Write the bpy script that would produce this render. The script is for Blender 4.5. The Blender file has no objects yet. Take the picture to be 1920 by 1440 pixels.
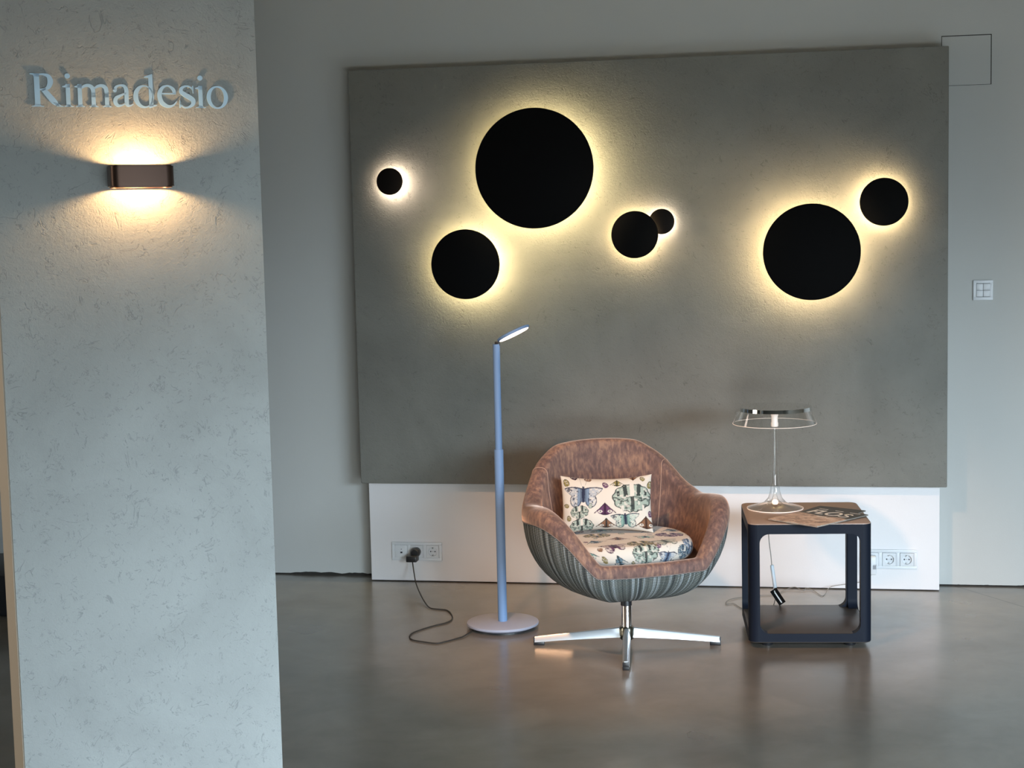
import bpy, bmesh, math, random
import numpy as np
from mathutils import Vector, Matrix
PI = math.pi
S = bpy.context.scene
COL = S.collection

# ---------------------------------------------------------------- camera
cam_d = bpy.data.cameras.new('camera'); cam = bpy.data.objects.new('camera', cam_d); COL.objects.link(cam)
cam_d.sensor_width = 36.0; cam_d.sensor_fit = 'HORIZONTAL'; cam_d.lens = 36.0 * 2977.2 / 1920.0
cam_d.clip_start = 0.05; cam_d.clip_end = 100
_yaw, _pit, _rol = -0.1813, 0.0983, 0.0226
_f = Vector((math.sin(_yaw)*math.cos(_pit), math.cos(_yaw)*math.cos(_pit), -math.sin(_pit)))
_r = Vector((math.cos(_yaw), -math.sin(_yaw), 0)); _d = _f.cross(_r)
_r2 = _r*math.cos(_rol) + _d*math.sin(_rol); _d2 = -_r*math.sin(_rol) + _d*math.cos(_rol)
_u = -_d2
cam.matrix_world = Matrix(((_r2.x, _u.x, -_f.x, 0), (_r2.y, _u.y, -_f.y, 0), (_r2.z, _u.z, -_f.z, 1.53), (0, 0, 0, 1)))
S.camera = cam

# ---------------------------------------------------------------- world, lights, exposure
S.view_settings.view_transform = 'Standard'; S.view_settings.look = 'None'
S.view_settings.gamma = 1.0; S.view_settings.use_curve_mapping = False
S.view_settings.exposure = 0.0
W = bpy.data.worlds.new('world'); S.world = W; W.use_nodes = True
_bg = W.node_tree.nodes['Background']; _bg.inputs[0].default_value = (0.80, 0.86, 0.80, 1); _bg.inputs[1].default_value = 0.015

def lamp(name, kind, loc, target, energy, color, **kw):
    ld = bpy.data.lights.new(name, kind); ld.energy = energy; ld.color = color
    for k, v in kw.items(): setattr(ld, k, v)
    o = bpy.data.objects.new(name, ld); COL.objects.link(o); o.location = loc
    if target is not None:
        o.rotation_euler = (Vector(target)-Vector(loc)).to_track_quat('-Z', 'Y').to_euler()
    return o
# daylight of the shop windows right in front of the wall, falling down and in
lamp('window_daylight', 'AREA', (3.6, -0.2, 1.8), (-0.3, 5.6, -4.0), 330, (0.68, 0.84, 0.98), shape='RECTANGLE', size=3.0, size_y=1.0, spread=math.radians(80))
lamp('window_daylight', 'AREA', (1.2, -1.2, 0.5), (-0.6, 5.6, 0.0), 23.5, (0.87, 0.97, 1.0), shape='RECTANGLE', size=2.4, size_y=0.7, spread=math.radians(70))
# warm ceiling downlights
lamp('ceiling_spot', 'SPOT', (-1.25, 3.7, 2.95), (-0.35, 6.15, -0.25), 290, (1.0, 0.53, 0.27), spot_size=math.radians(43), spot_blend=0.7, shadow_soft_size=0.06)
# added soft warm fill for the pillar's left side, no known source there
lamp('left_fill_light', 'AREA', (-5.6, 2.9, 1.5), (-2.0, 3.72, 0.9), 15, (1.0, 0.90, 0.76), shape='RECTANGLE', size=1.6, size_y=2.0, spread=math.radians(70))

# ---------------------------------------------------------------- helpers
def lin(c):
    f = lambda x: x/12.92 if x <= 0.04045 else ((x+0.055)/1.055)**2.4
    return (f(c[0]/255), f(c[1]/255), f(c[2]/255), 1)
def mat(name, color, rough=0.6, metal=0.0, spec=0.5, emit=None, strength=0, sheen=0, sheen_tint=None, trans=0, ior=1.5, coat=0):
    m = bpy.data.materials.new(name); m.use_nodes = True
    b = m.node_tree.nodes['Principled BSDF']
    c = color if len(color) == 4 else tuple(color)+(1,)
    b.inputs['Base Color'].default_value = c; b.inputs['Roughness'].default_value = rough
    b.inputs['Metallic'].default_value = metal; b.inputs['Specular IOR Level'].default_value = spec
    b.inputs['IOR'].default_value = ior; b.inputs['Transmission Weight'].default_value = trans
    b.inputs['Coat Weight'].default_value = coat; b.inputs['Coat Roughness'].default_value = 0.2
    if emit: b.inputs['Emission Color'].default_value = tuple(emit)+(1,) if len(emit) == 3 else emit; b.inputs['Emission Strength'].default_value = strength
    if sheen:
        b.inputs['Sheen Weight'].default_value = sheen; b.inputs['Sheen Roughness'].default_value = 0.35
        if sheen_tint: b.inputs['Sheen Tint'].default_value = tuple(sheen_tint)+(1,)
    return m
class NT:
    def __init__(s, m): s.m = m; s.t = m.node_tree; s.b = s.t.nodes['Principled BSDF']
    def n(s, typ, **kw):
        o = s.t.nodes.new(typ)
        for k, v in kw.items():
            if k in o.inputs: o.inputs[k].default_value = v
            else: setattr(o, k, v)
        return o
    def l(s, a, b): s.t.links.new(a, b)
    def coord(s, out='Object', scale=(1, 1, 1)):
        c = s.n('ShaderNodeTexCoord'); m = s.n('ShaderNodeMapping'); m.inputs['Scale'].default_value = scale
        s.l(c.outputs[out], m.inputs['Vector']); return m.outputs[0]
    def noise(s, vec, scale, detail=4, rough=0.5, dist=0.0):
        o = s.n('ShaderNodeTexNoise'); o.inputs['Scale'].default_value = scale; o.inputs['Detail'].default_value = detail
        o.inputs['Roughness'].default_value = rough; o.inputs['Distortion'].default_value = dist
        s.l(vec, o.inputs['Vector']); return o.outputs['Fac']
    def ramp(s, fac, stops):
        o = s.n('ShaderNodeValToRGB'); e = o.color_ramp.elements
        while len(e) < len(stops): e.new(0.5)
        for i, (p, c) in enumerate(stops):
            e[i].position = p; e[i].color = c if len(c) == 4 else tuple(c)+(1,)
        s.l(fac, o.inputs[0]); return o.outputs[0]
    def math(s, op, a, b=None, clamp=False):
        o = s.n('ShaderNodeMath', operation=op); o.use_clamp = clamp
        for i, v in enumerate((a, b)):
            if v is None: continue
            if isinstance(v, (int, float)): o.inputs[i].default_value = v
            else: s.l(v, o.inputs[i])
        return o.outputs[0]
    def mix(s, fac, a, b, blend='MIX'):
        o = s.n('ShaderNodeMix', data_type='RGBA', blend_type=blend)
        if isinstance(fac, (int, float)): o.inputs[0].default_value = fac
        else: s.l(fac, o.inputs[0])
        for i, v in ((6, a), (7, b)):
            if isinstance(v, tuple): o.inputs[i].default_value = v if len(v) == 4 else v+(1,)
            else: s.l(v, o.inputs[i])
        return o.outputs[2]
    def bump(s, h, strength=0.3, dist=0.002, prev=None):
        o = s.n('ShaderNodeBump'); o.inputs['Strength'].default_value = strength; o.inputs['Distance'].default_value = dist
        s.l(h, o.inputs['Height'])
        if prev is not None: s.l(prev, o.inputs['Normal'])
        return o.outputs[0]

def newobj(name, verts, faces, m, parent=None, smooth=False, uvs=None):
    me = bpy.data.meshes.new(name); me.from_pydata([tuple(v) for v in verts], [], faces); me.update()
    if m: me.materials.append(m)
    if smooth: me.polygons.foreach_set('use_smooth', [True]*len(me.polygons))
    if uvs is not None:
        ul = me.uv_layers.new(name='UVMap')
        for li, l in enumerate(me.loops): ul.data[li].uv = uvs[l.vertex_index]
    o = bpy.data.objects.new(name, me); COL.objects.link(o)
    if parent: o.parent = parent
    return o
def fromfbm(name, bm, m, parent=None, smooth=False, auto=None):
    bmesh.ops.recalc_face_normals(bm, faces=bm.faces)
    me = bpy.data.meshes.new(name); bm.to_mesh(me); bm.free()
    if m: me.materials.append(m)
    if smooth or auto is not None: me.polygons.foreach_set('use_smooth', [True]*len(me.polygons))
    if auto is not None: me.set_sharp_from_angle(angle=math.radians(auto))
    o = bpy.data.objects.new(name, me); COL.objects.link(o)
    if parent: o.parent = parent
    return o
def empty(name, loc, rz=0):
    o = bpy.data.objects.new(name, None); COL.objects.link(o); o.location = loc; o.rotation_euler = (0, 0, rz)
    o.empty_display_size = 0.1; return o
def tag(o, label, cat, group=None):
    o['label'] = label; o['category'] = cat
    if group: o['group'] = group
    return o
def struct(o): o['kind'] = 'structure'; return o
def bbox(bm, x0, x1, y0, y1, z0, z1, bev=0, seg=2):
    r = bmesh.ops.create_cube(bm, size=1.0); vs = r['verts']
    for v in vs:
        v.co = Vector(((x0+x1)/2+v.co.x*(x1-x0), (y0+y1)/2+v.co.y*(y1-y0), (z0+z1)/2+v.co.z*(z1-z0)))
    if bev:
        es = list({e for v in vs for e in v.link_edges})
        bmesh.ops.bevel(bm, geom=es, offset=bev, segments=seg, affect='EDGES', profile=0.5)
def box(name, x0, x1, y0, y1, z0, z1, m, parent=None, bev=0, seg=2):
    bm = bmesh.new(); bbox(bm, x0, x1, y0, y1, z0, z1, bev, seg)
    return fromfbm(name, bm, m, parent, auto=35 if bev else None)
def lathe(name, prof, m, parent=None, n=64, axis='Z', closed=False, auto=40, off=(0, 0, 0)):
    """prof: (radius, height) list. axis Z: up; axis Y: height grows towards -Y."""
    vs, fs = [], []; k = len(prof); idx = []
    for (r, h) in prof:
        row = []
        if r < 1e-6:
            p = (off[0], off[1], off[2]+h) if axis == 'Z' else (off[0], off[1]-h, off[2])
            vs.append(p); row = [len(vs)-1]*n
        else:
            for i in range(n):
                a = 2*PI*i/n
                p = (off[0]+r*math.cos(a), off[1]+r*math.sin(a), off[2]+h) if axis == 'Z' else (off[0]+r*math.cos(a), off[1]-h, off[2]+r*math.sin(a))
                vs.append(p); row.append(len(vs)-1)
        idx.append(row)
    rng = range(k) if closed else range(k-1)
    for j in rng:
        A, B = idx[j], idx[(j+1) % k]
        for i in range(n):
            i2 = (i+1) % n; f = []
            for q in (A[i], A[i2], B[i2], B[i]):
                if q not in f: f.append(q)
            if len(f) >= 3: fs.append(f)
    bm = bmesh.new(); bvs = [bm.verts.new(v) for v in vs]
    for f in fs:
        try: bm.faces.new([bvs[i] for i in f])
        except ValueError: pass
    return fromfbm(name, bm, m, parent, auto=auto)
def catmull(P, sub=8):
    P = [Vector(p) for p in P]; out = []
    Q = [P[0]*2-P[1]] + P + [P[-1]*2-P[-2]]
    for i in range(1, len(Q)-2):
        a, b, c, d = Q[i-1], Q[i], Q[i+1], Q[i+2]
        for s in range(sub):
            t = s/sub
            out.append(0.5*((2*b)+(c-a)*t+(2*a-5*b+4*c-d)*t*t+(3*b-a-3*c+d)*t**3))
    out.append(P[-1]); return out
def tube(name, pts, r, m, parent=None, n=8, sub=8, smooth=True):
    pts = catmull(pts, sub) if sub else [Vector(p) for p in pts]
    vs, fs = [], []; up = None
    R = r if isinstance(r, (list, tuple)) else [r]*len(pts)
    for i, p in enumerate(pts):
        t = (pts[min(i+1, len(pts)-1)]-pts[max(i-1, 0)]).normalized()
        if up is None: up = t.orthogonal().normalized()
        up = (up - t*up.dot(t)).normalized(); s = t.cross(up)
        for k in range(n):
            a = 2*PI*k/n; vs.append(p+(up*math.cos(a)+s*math.sin(a))*R[i])
    for i in range(len(pts)-1):
        for k in range(n):
            fs.append([i*n+k, i*n+(k+1) % n, (i+1)*n+(k+1) % n, (i+1)*n+k])
    fs.append(list(range(n))[::-1]); fs.append([(len(pts)-1)*n+k for k in range(n)])
    return newobj(name, vs, fs, m, parent, smooth)
def rrect(w, h, r, n=8):
    """rounded rectangle outline centred at the origin, counter-clockwise"""
    out = []
    for cx, cy, a0 in ((w/2-r, h/2-r, 0), (-w/2+r, h/2-r, PI/2), (-w/2+r, -h/2+r, PI), (w/2-r, -h/2+r, 1.5*PI)):
        for i in range(n+1):
            a = a0+PI/2*i/n; out.append((cx+r*math.cos(a), cy+r*math.sin(a)))
    return out
def prism(bm, pts, z0, z1):
    a = [bm.verts.new((p[0], p[1], z0)) for p in pts]; b = [bm.verts.new((p[0], p[1], z1)) for p in pts]
    n = len(pts)
    bm.faces.new(a[::-1]); bm.faces.new(b)
    for i in range(n): bm.faces.new([a[i], a[(i+1) % n], b[(i+1) % n], b[i]])

# ---------------------------------------------------------------- materials
def plaster(name, c_lo, c_hi, c_mark, mark_w=0.016, bump=0.36, mask=0.53):
    m = mat(name, c_hi, rough=0.72, spec=0.35); g = NT(m); v = g.coord('Object')
    n1 = g.noise(v, 2.2, 5, 0.6, 0.6)
    base = g.ramp(n1, [(0.3, c_lo), (0.7, c_hi)])
    # short curved trowel scratches: thin iso-lines of a distorted noise, cut into pieces by a second one
    nz = g.noise(v, 9.0, 3, 0.55, 1.6)
    d = g.math('ABSOLUTE', g.math('SUBTRACT', nz, 0.5))
    line = g.math('SUBTRACT', 1.0, g.math('DIVIDE', d, mark_w), clamp=True)
    nz2 = g.noise(v, 21.0, 3, 0.6, 2.2)
    d2 = g.math('ABSOLUTE', g.math('SUBTRACT', nz2, 0.52))
    line2 = g.math('SUBTRACT', 1.0, g.math('DIVIDE', d2, mark_w*1.6), clamp=True)
    mk = g.ramp(g.noise(v, 13.0, 4, 0.7, 0.5), [(mask, (0, 0, 0)), (mask+0.07, (1, 1, 1))])
    mk2 = g.ramp(g.noise(v, 30.0, 3, 0.7, 0.5), [(mask, (0, 0, 0)), (mask+0.05, (1, 1, 1))])
    marks = g.math('MAXIMUM', g.math('MULTIPLY', line, mk), g.math('MULTIPLY', line2, mk2))
    col = g.mix(g.math('MULTIPLY', marks, 0.46), base, c_mark)
    g.l(col, g.b.inputs['Base Color'])
    fine = g.noise(v, 95.0, 6, 0.62, 1.2)
    big = g.noise(v, 14.0, 4, 0.6, 1.5)
    h = g.math('ADD', g.math('MULTIPLY', fine, 0.6), g.math('MULTIPLY', big, 0.5))
    h = g.math('SUBTRACT', h, g.math('MULTIPLY', marks, 0.35))
    g.l(g.bump(h, bump, 0.008), g.b.inputs['Normal'])
    return m
M = {}
M['pillar'] = plaster('pillar_plaster', (0.30, 0.315, 0.305, 1), (0.38, 0.40, 0.388, 1), (0.14, 0.16, 0.16, 1))
M['panel'] = plaster('panel_plaster', (0.150, 0.148, 0.130, 1), (0.200, 0.197, 0.174, 1), (0.075, 0.072, 0.062, 1), mark_w=0.014, bump=0.40, mask=0.56)
def paint(name, c, rough=0.7, bump=0.12):
    m = mat(name, c, rough=rough, spec=0.35); g = NT(m); v = g.coord('Object')
    n = g.noise(v, 1.3, 3); g.l(g.ramp(n, [(0.3, tuple(x*0.95 for x in c[:3])), (0.7, tuple(c[:3]))]), g.b.inputs['Base Color'])
    g.l(g.bump(g.noise(v, 160, 3), bump, 0.002), g.b.inputs['Normal']); return m
M['wall'] = paint('wall_paint', (0.47, 0.475, 0.455))
M['white'] = paint('white_board', (0.74, 0.72, 0.72))
M['ceiling'] = paint('ceiling_paint', (0.6, 0.6, 0.58))
M['side'] = paint('pillar_side_warm_tint', (0.42, 0.36, 0.29))  # warm light on the pillar's left side, put into the colour
M['dark'] = mat('dark_gap', (0.02, 0.018, 0.015), 0.9)
M['blackdisc'] = mat('black_lacquer', (0.0012, 0.0012, 0.0014), 0.7, spec=0.08)
M['lamp_base'] = mat('lacquer_warm_lit', (0.30, 0.32, 0.40), 0.6)  # base copy of the lamp lacquer, coloured for the warm light on it
M['whitemetal'] = mat('white_metal', (0.6, 0.6, 0.6), 0.5)
M['plastic'] = mat('white_plastic', (0.62, 0.64, 0.66), 0.35)
M['hole'] = mat('socket_hole', (0.03, 0.03, 0.04), 0.6)
M['steel'] = mat('steel_contact', (0.35, 0.35, 0.36), 0.35, 1.0)
M['blackplastic'] = mat('black_plastic', (0.012, 0.012, 0.014), 0.4)
M['cord'] = mat('black_cord', (0.02, 0.017, 0.014), 0.6)
M['greycord'] = mat('clear_grey_cord', (0.2, 0.19, 0.17), 0.5)
M['lamp_body'] = mat('lacquer_blue_lit', (0.13, 0.235, 0.42), 0.6)  # pole and head copy of the lacquer, with blue daylight in its colour
M['chrome'] = mat('chrome', (0.78, 0.78, 0.79), 0.08, 1.0)
M['mirror'] = mat('mirror_chrome', (0.86, 0.86, 0.86), 0.015, 1.0)
M['brushed'] = mat('polished_aluminium', (0.76, 0.79, 0.82), 0.37, 1.0)
M['darkchrome'] = mat('tarnished_cast_metal', (0.22, 0.21, 0.17), 0.25, 1.0)
M['table'] = mat('anthracite_lacquer', (0.004, 0.007, 0.015), 0.6, spec=0.18)
M['table_brown'] = mat('taupe_lacquer', (0.30, 0.215, 0.165), 0.36, spec=0.5)
M['table_shelf'] = mat('dark_taupe_lacquer', (0.05, 0.042, 0.037), 0.4, spec=0.4)
M['bronze'] = mat('brushed_bronze', (0.115, 0.072, 0.055), 0.36, 0.9)
M['letter'] = mat('steel_letter_blue_lit', (0.40, 0.62, 0.82), 0.5, 0.2)  # blue of the daylight on the steel is put into the base colour
def mk_floor():
    m = mat('polished_concrete', (0.2, 0.18, 0.15), 0.3, spec=0.5, ior=1.6, coat=0.6); g = NT(m); v = g.coord('Object')
    a = g.noise(v, 1.1, 6, 0.6, 0.8); b = g.noise(v, 7.0, 5, 0.6, 0.5)
    f = g.math('ADD', g.math('MULTIPLY', a, 0.7), g.math('MULTIPLY', b, 0.3))
    base = g.ramp(f, [(0.38, (0.108, 0.096, 0.077)), (0.5, (0.150, 0.134, 0.110)), (0.62, (0.196, 0.176, 0.146))])
    # saw-cut joint in the slab, running from the wall towards the right
    c = g.n('ShaderNodeTexCoord'); sx = g.n('ShaderNodeSeparateXYZ'); g.l(c.outputs['Object'], sx.inputs[0])
    nx, ny = 0.832, 0.5525; dd = 0.676*nx+6.651*ny
    dist = g.math('ABSOLUTE', g.math('SUBTRACT', g.math('ADD', g.math('MULTIPLY', sx.outputs[0], nx), g.math('MULTIPLY', sx.outputs[1], ny)), dd))
    jt = g.math('LESS_THAN', dist, 0.0032)
    spk = g.ramp(g.noise(v, 60, 2), [(0.70, (0, 0, 0)), (0.76, (1, 1, 1))])
    col = g.mix(g.math('MULTIPLY', spk, 0.10), base, (0.09, 0.08, 0.065, 1))
    col = base
    g.l(g.mix(jt, col, (0.045, 0.04, 0.035, 1)), g.b.inputs['Base Color'])
    g.l(g.ramp(g.noise(v, 2.5, 2, 0.5), [(0.3, (0.27, 0.27, 0.27)), (0.7, (0.36, 0.36, 0.36))]), g.b.inputs['Roughness'])
    g.l(g.bump(g.noise(v, 2.0, 2, 0.5), 0.03, 0.01), g.b.inputs['Normal'])
    return m
M['floor'] = mk_floor()
def mk_velvet():
    m = mat('rose_brown_velvet', (0.25, 0.13, 0.1), 0.75, spec=0.25, sheen=1.0, sheen_tint=(1.0, 0.72, 0.58)); g = NT(m)
    v = g.coord('Object', (75, 75, 26)); n = g.noise(v, 1.0, 4, 0.6, 0.2)
    n2 = g.noise(g.coord('Object'), 6.0, 3, 0.5, 0.3)
    f = g.math('ADD', g.math('MULTIPLY', n, 0.65), g.math('MULTIPLY', n2, 0.35))
    g.l(g.ramp(f, [(0.36, (0.090, 0.057, 0.055)), (0.5, (0.155, 0.093, 0.078)), (0.64, (0.29, 0.170, 0.118))]), g.b.inputs['Base Color'])
    g.l(g.bump(g.noise(g.coord('Object'), 340, 2), 0.2, 0.001), g.b.inputs['Normal']); return m
M['velvet'] = mk_velvet()
def mk_weave():
    m = mat('woven_dotted_fabric', (0.1, 0.11, 0.11), 0.85, spec=0.2); g = NT(m)
    c = g.n('ShaderNodeTexCoord'); s = g.n('ShaderNodeSeparateXYZ'); g.l(c.outputs['UV'], s.inputs[0])
    U, V = s.outputs[0], s.outputs[1]
    st = g.n('ShaderNodeTexNoise', noise_dimensions='1D'); st.inputs['W'].default_value = 0
    g.l(g.math('MULTIPLY', g.math('FLOOR', g.math('MULTIPLY', U, 1/0.0055)), 0.37), st.inputs['W']); st.inputs['Scale'].default_value = 1.0; st.inputs['Detail'].default_value = 2
    tone = st.outputs['Fac']
    cu = g.math('ABSOLUTE', g.math('SINE', g.math('MULTIPLY', U, PI/0.0055)))
    cv = g.math('ABSOLUTE', g.math('SINE', g.math('MULTIPLY', V, PI/0.0062)))
    dot = g.math('GREATER_THAN', g.math('MULTIPLY', cu, cv), 0.50)
    lt = g.ramp(tone, [(0.36, (0.09, 0.10, 0.092)), (0.5, (0.20, 0.205, 0.185)), (0.62, (0.42, 0.44, 0.43))])
    dk = g.ramp(tone, [(0.32, (0.015, 0.016, 0.022)), (0.52, (0.05, 0.06, 0.055)), (0.64, (0.11, 0.13, 0.14))])
    g.l(g.mix(dot, dk, lt), g.b.inputs['Base Color'])
    g.l(g.bump(g.math('MULTIPLY', cu, cv), 0.5, 0.002), g.b.inputs['Normal']); return m
M['weave'] = mk_weave()
def clear(name, ior=1.5, tint=(0.97, 0.97, 0.965)):
    m = bpy.data.materials.new(name); m.use_nodes = True; t = m.node_tree; t.nodes.remove(t.nodes['Principled BSDF'])
    out = t.nodes['Material Output']; tr = t.nodes.new('ShaderNodeBsdfTransparent'); tr.inputs[0].default_value = tint+(1,)
    gl = t.nodes.new('ShaderNodeBsdfGlossy'); gl.inputs['Roughness'].default_value = 0.03; gl.inputs[0].default_value = (1, 1, 1, 1)
    lw = t.nodes.new('ShaderNodeLayerWeight'); lw.inputs['Blend'].default_value = 0.5; pw_ = t.nodes.new('ShaderNodeMath'); pw_.operation = 'POWER'; pw_.inputs[1].default_value = 2.6
    ml = t.nodes.new('ShaderNodeMath'); ml.operation = 'MULTIPLY_ADD'; ml.inputs[1].default_value = 0.75; ml.inputs[2].default_value = 0.045; mx = t.nodes.new('ShaderNodeMixShader')
    t.links.new(lw.outputs['Facing'], pw_.inputs[0]); t.links.new(pw_.outputs[0], ml.inputs[0]); t.links.new(ml.outputs[0], mx.inputs[0])
    t.links.new(tr.outputs[0], mx.inputs[1]); t.links.new(gl.outputs[0], mx.inputs[2]); t.links.new(mx.outputs[0], out.inputs[0])
    return m
M['acrylic'] = clear('clear_acrylic')
M['acrylic_edge'] = mat('lit_acrylic_edge', (0.8, 0.75, 0.7), 0.3, emit=(1.0, 0.74, 0.60), strength=0.38)  # weak emission imitates LED light caught in the acrylic edges and collar

# ---------------------------------------------------------------- the setting
YW, YB, YP = 6.73, 6.63, 6.58           # wall, white boxing, plaster panel (front faces)
struct(box('floor', -7, 5, -3, 7.2, -0.1, 0, M['floor']))
struct(box('wall_back', -7, 5, YW, YW+0.2, 0.006, 3.1, M['wall']))
struct(box('ceiling', -7, 5, -3, 7.2, 3.1, 3.2, M['ceiling']))
struct(box('wall_left', -7.2, -7, -3, 7.2, 0, 3.1, M['wall']))
struct(box('wall_right', 5, 5.2, -3, 7.2, 0, 3.1, M['wall']))
struct(box('wall_front', -7, 5, -3.2, -3, 0, 3.1, M['wall']))
# ragged dark joint between wall paint and floor
random.seed(4)
def ragged(x0, x1, seed):
    random.seed(seed); vs, fs = [], []; n = int((x1-x0)/0.012); h = 0.004
    for i in range(n+1):
        x = x0+(x1-x0)*i/n; h = min(0.013, max(0.003, h+random.uniform(-0.0028, 0.0028)))
        for y in (YW-0.0012, YW+0.01): vs += [(x, y, 0.0), (x, y, h)]
    for i in range(n):
        a = i*4; b = a+4
        fs += [[a, b, b+1, a+1], [a+1, b+1, b+3, a+3], [a+3, b+3, b+2, a+2]]
    return vs, fs
v1, f1 = ragged(-6.9, 4.9, 3); struct(newobj('trim_1', v1, f1, M['dark']))
# white boxing under the panel
struct(box('trim_2', -1.861, 0.554, YB, YW, 0.004, 0.62, M['white'], bev=0.002))
# flush service hatch: a thin shadow gap round a painted lid
hat = empty('access_hatch', (0.66, YW, 2.16))
tag(hat, 'flush square service hatch in the wall above the right corner of the plaster panel', 'hatch')
bm = bmesh.new()
for (a, b, c, d) in ((-0.098, -0.0955, -0.1, 0.1), (0.0945, 0.098, -0.1, 0.1), (-0.098, 0.098, -0.1, -0.0985), (-0.098, 0.098, 0.0965, 0.1)):
    bbox(bm, a, b, -0.0008, 0.001, c, d)
fromfbm('gap', bm, M['dark'], hat)
box('lid', -0.0955, 0.0945, -0.0012, 0.001, -0.0985, 0.0965, M['wall'], hat)
# rotated free-standing pillar
ang = 0.5837; W_P = 0.667
pc = empty('pillar', (-1.3892, 4.0, 0), ang); struct(pc); pc.name = 'wall_pillar'
bm = bmesh.new(); bbox(bm, -W_P, 0, 0, 0.24, 0, 3.1)
pl = fromfbm('front_plaster', bm, M['pillar'], pc)
# thin board added on the left side; its beige carries the warm light there
box('side_tint_board', -W_P-0.003, -W_P+0.004, 0.006, 0.243, 0, 3.1, M['side'], pc)
# a dark low block on the floor seen past the pillar
fb = box('floor_box', -3.9, -3.14, 5.86, 6.3, 0.0, 0.17, M['blackplastic'], bev=0.01)
tag(fb, 'dark low block on the floor at the far left, just visible past the pillar', 'box')

# ---------------------------------------------------------------- plaster display panel
pn = box('display_panel', -1.882, 0.579, YP, YW-0.0005, 0.44, 2.205, M['panel'], bev=0.004)
tag(pn, 'large grey-brown plastered display panel on the wall carrying the round lamps', 'panel')

# ---------------------------------------------------------------- eclipse wall lamps
GY = (1.0, 0.80, 0.42); GW = (1.0, 0.80, 0.62); GG = (1.0, 0.74, 0.40)
def disc_lamp(x, z, d, so, col, power, label, dome=0.0, front='blackdisc'):
    R = d/2; root = empty('wall_lamp', (x, YP, z)); tag(root, label, 'wall lamp', 'round backlit lamps on the plaster panel')
    t = 0.010
    e = mat('lamp_glow', (1, 1, 1), emit=col, strength=power)
    rr = R*0.45 if R > 0.12 else R*0.5
    lathe('mount', [(0, 0), (rr*0.9, 0), (rr*0.9, so), (0, so)], M['whitemetal'], root, axis='Y')
    lathe('light_ring', [(rr*0.9+0.001, so*0.15), (rr, so*0.2), (rr, so*0.92), (rr*0.9+0.001, so*0.97)], e, root, axis='Y', n=72)
    c = M[front]
    lathe('back_reflector', [(0, so-0.001), (R*0.965, so-0.001), (R*0.965, so+0.001), (0, so+0.001)], M['whitemetal'], root, axis='Y', n=96)
    prof = [(0, so), (R-0.003, so), (R, so+0.003), (R, so+t-0.003), (R-0.0009, so+t-0.0009), (R-0.003, so+t)]
    if dome:
        for i in range(1, 7): a = i/6; prof.append(((R-0.003)*(1-a), so+t+dome*(1-(1-a)**2)))
    else: prof.append((0, so+t))
    lathe('cover_disc', prof, c, root, axis='Y', n=128)
    return root
M['browndisc'] = mat('dark_brown_lacquer', (0.004, 0.0025, 0.002), 0.6, spec=0.1)
disc_lamp(-1.704, 1.734, 0.113, 0.032, GW, 145, 'small lone black disc wall lamp near the left edge of the panel', 0.004, 'browndisc')
disc_lamp(-1.077, 1.769, 0.492, 0.088, GY, 116, 'largest black disc wall lamp with a wide yellow halo')
disc_lamp(-1.379, 1.381, 0.291, 0.070, GY, 106, 'medium black disc wall lamp just below and left of the largest disc')
disc_lamp(-0.671, 1.489, 0.193, 0.046, GG, 82, 'black disc wall lamp overlapping a tiny disc behind its right edge')
disc_lamp(-0.562, 1.540, 0.104, 0.020, GW, 145, 'tiny dark disc wall lamp half hidden behind the right edge of the middle disc', 0.004, 'browndisc')
disc_lamp(0.042, 1.405, 0.386, 0.080, GG, 112, 'second largest black disc wall lamp, on the right side of the panel')
disc_lamp(0.326, 1.598, 0.190, 0.050, GG, 106, 'black disc wall lamp nearest the right edge of the panel')

# ---------------------------------------------------------------- up-and-down wall sconce on the pillar
def on_pillar(u, z, v=0.0):       # a point on the pillar front, v = distance off it
    c, s = math.cos(ang), math.sin(ang); return (-1.3892+u*c+v*s, 4.0+u*s-v*c, z)
sc = empty('wall_sconce', on_pillar(-0.3175, 1.678), ang)
tag(sc, 'bronze oval band wall sconce shining up and down on the grey pillar under the lettering', 'wall sconce')
def band(name, w, dep, h, t, y0, m, parent, rad=0.022):
    o = rrect(w, dep, rad, 8); i = rrect(w-2*t, dep-2*t, rad-t, 8); bm = bmesh.new(); n = len(o)
    rows = []
    for pts, z in ((o, -h/2), (o, h/2), (i, h/2), (i, -h/2)):
        rows.append([bm.verts.new((p[0], p[1]+y0, z)) for p in pts])
    for a in range(4):
        A, B = rows[a], rows[(a+1) % 4]
        for k in range(n): bm.faces.new([A[k], A[(k+1) % n], B[(k+1) % n], B[k]])
    return fromfbm(name, bm, m, parent, auto=35)
band('band', 0.158, 0.080, 0.050, 0.0025, -0.043, M['bronze'], sc)
band('rim', 0.150, 0.073, 0.056, 0.002, -0.043, M['bronze'], sc, 0.020)
box('back_plate', -0.045, 0.045, -0.0065, -0.0005, -0.018, 0.018, M['bronze'], sc, bev=0.001)
M['bulb'] = mat('bulb_glow', (1, 1, 1), emit=(1.0, 0.60, 0.27), strength=1250)
lathe('bulb', [(0, -0.014), (0.007, -0.012), (0.009, -0.004), (0.009, 0.004), (0.007, 0.012), (0, 0.014)], M['bulb'], sc, n=20, off=(0, -0.052, 0))
box('lamp_holder', -0.012, 0.012, -0.043, -0.004, -0.004, 0.004, M['whitemetal'], sc)

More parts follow.
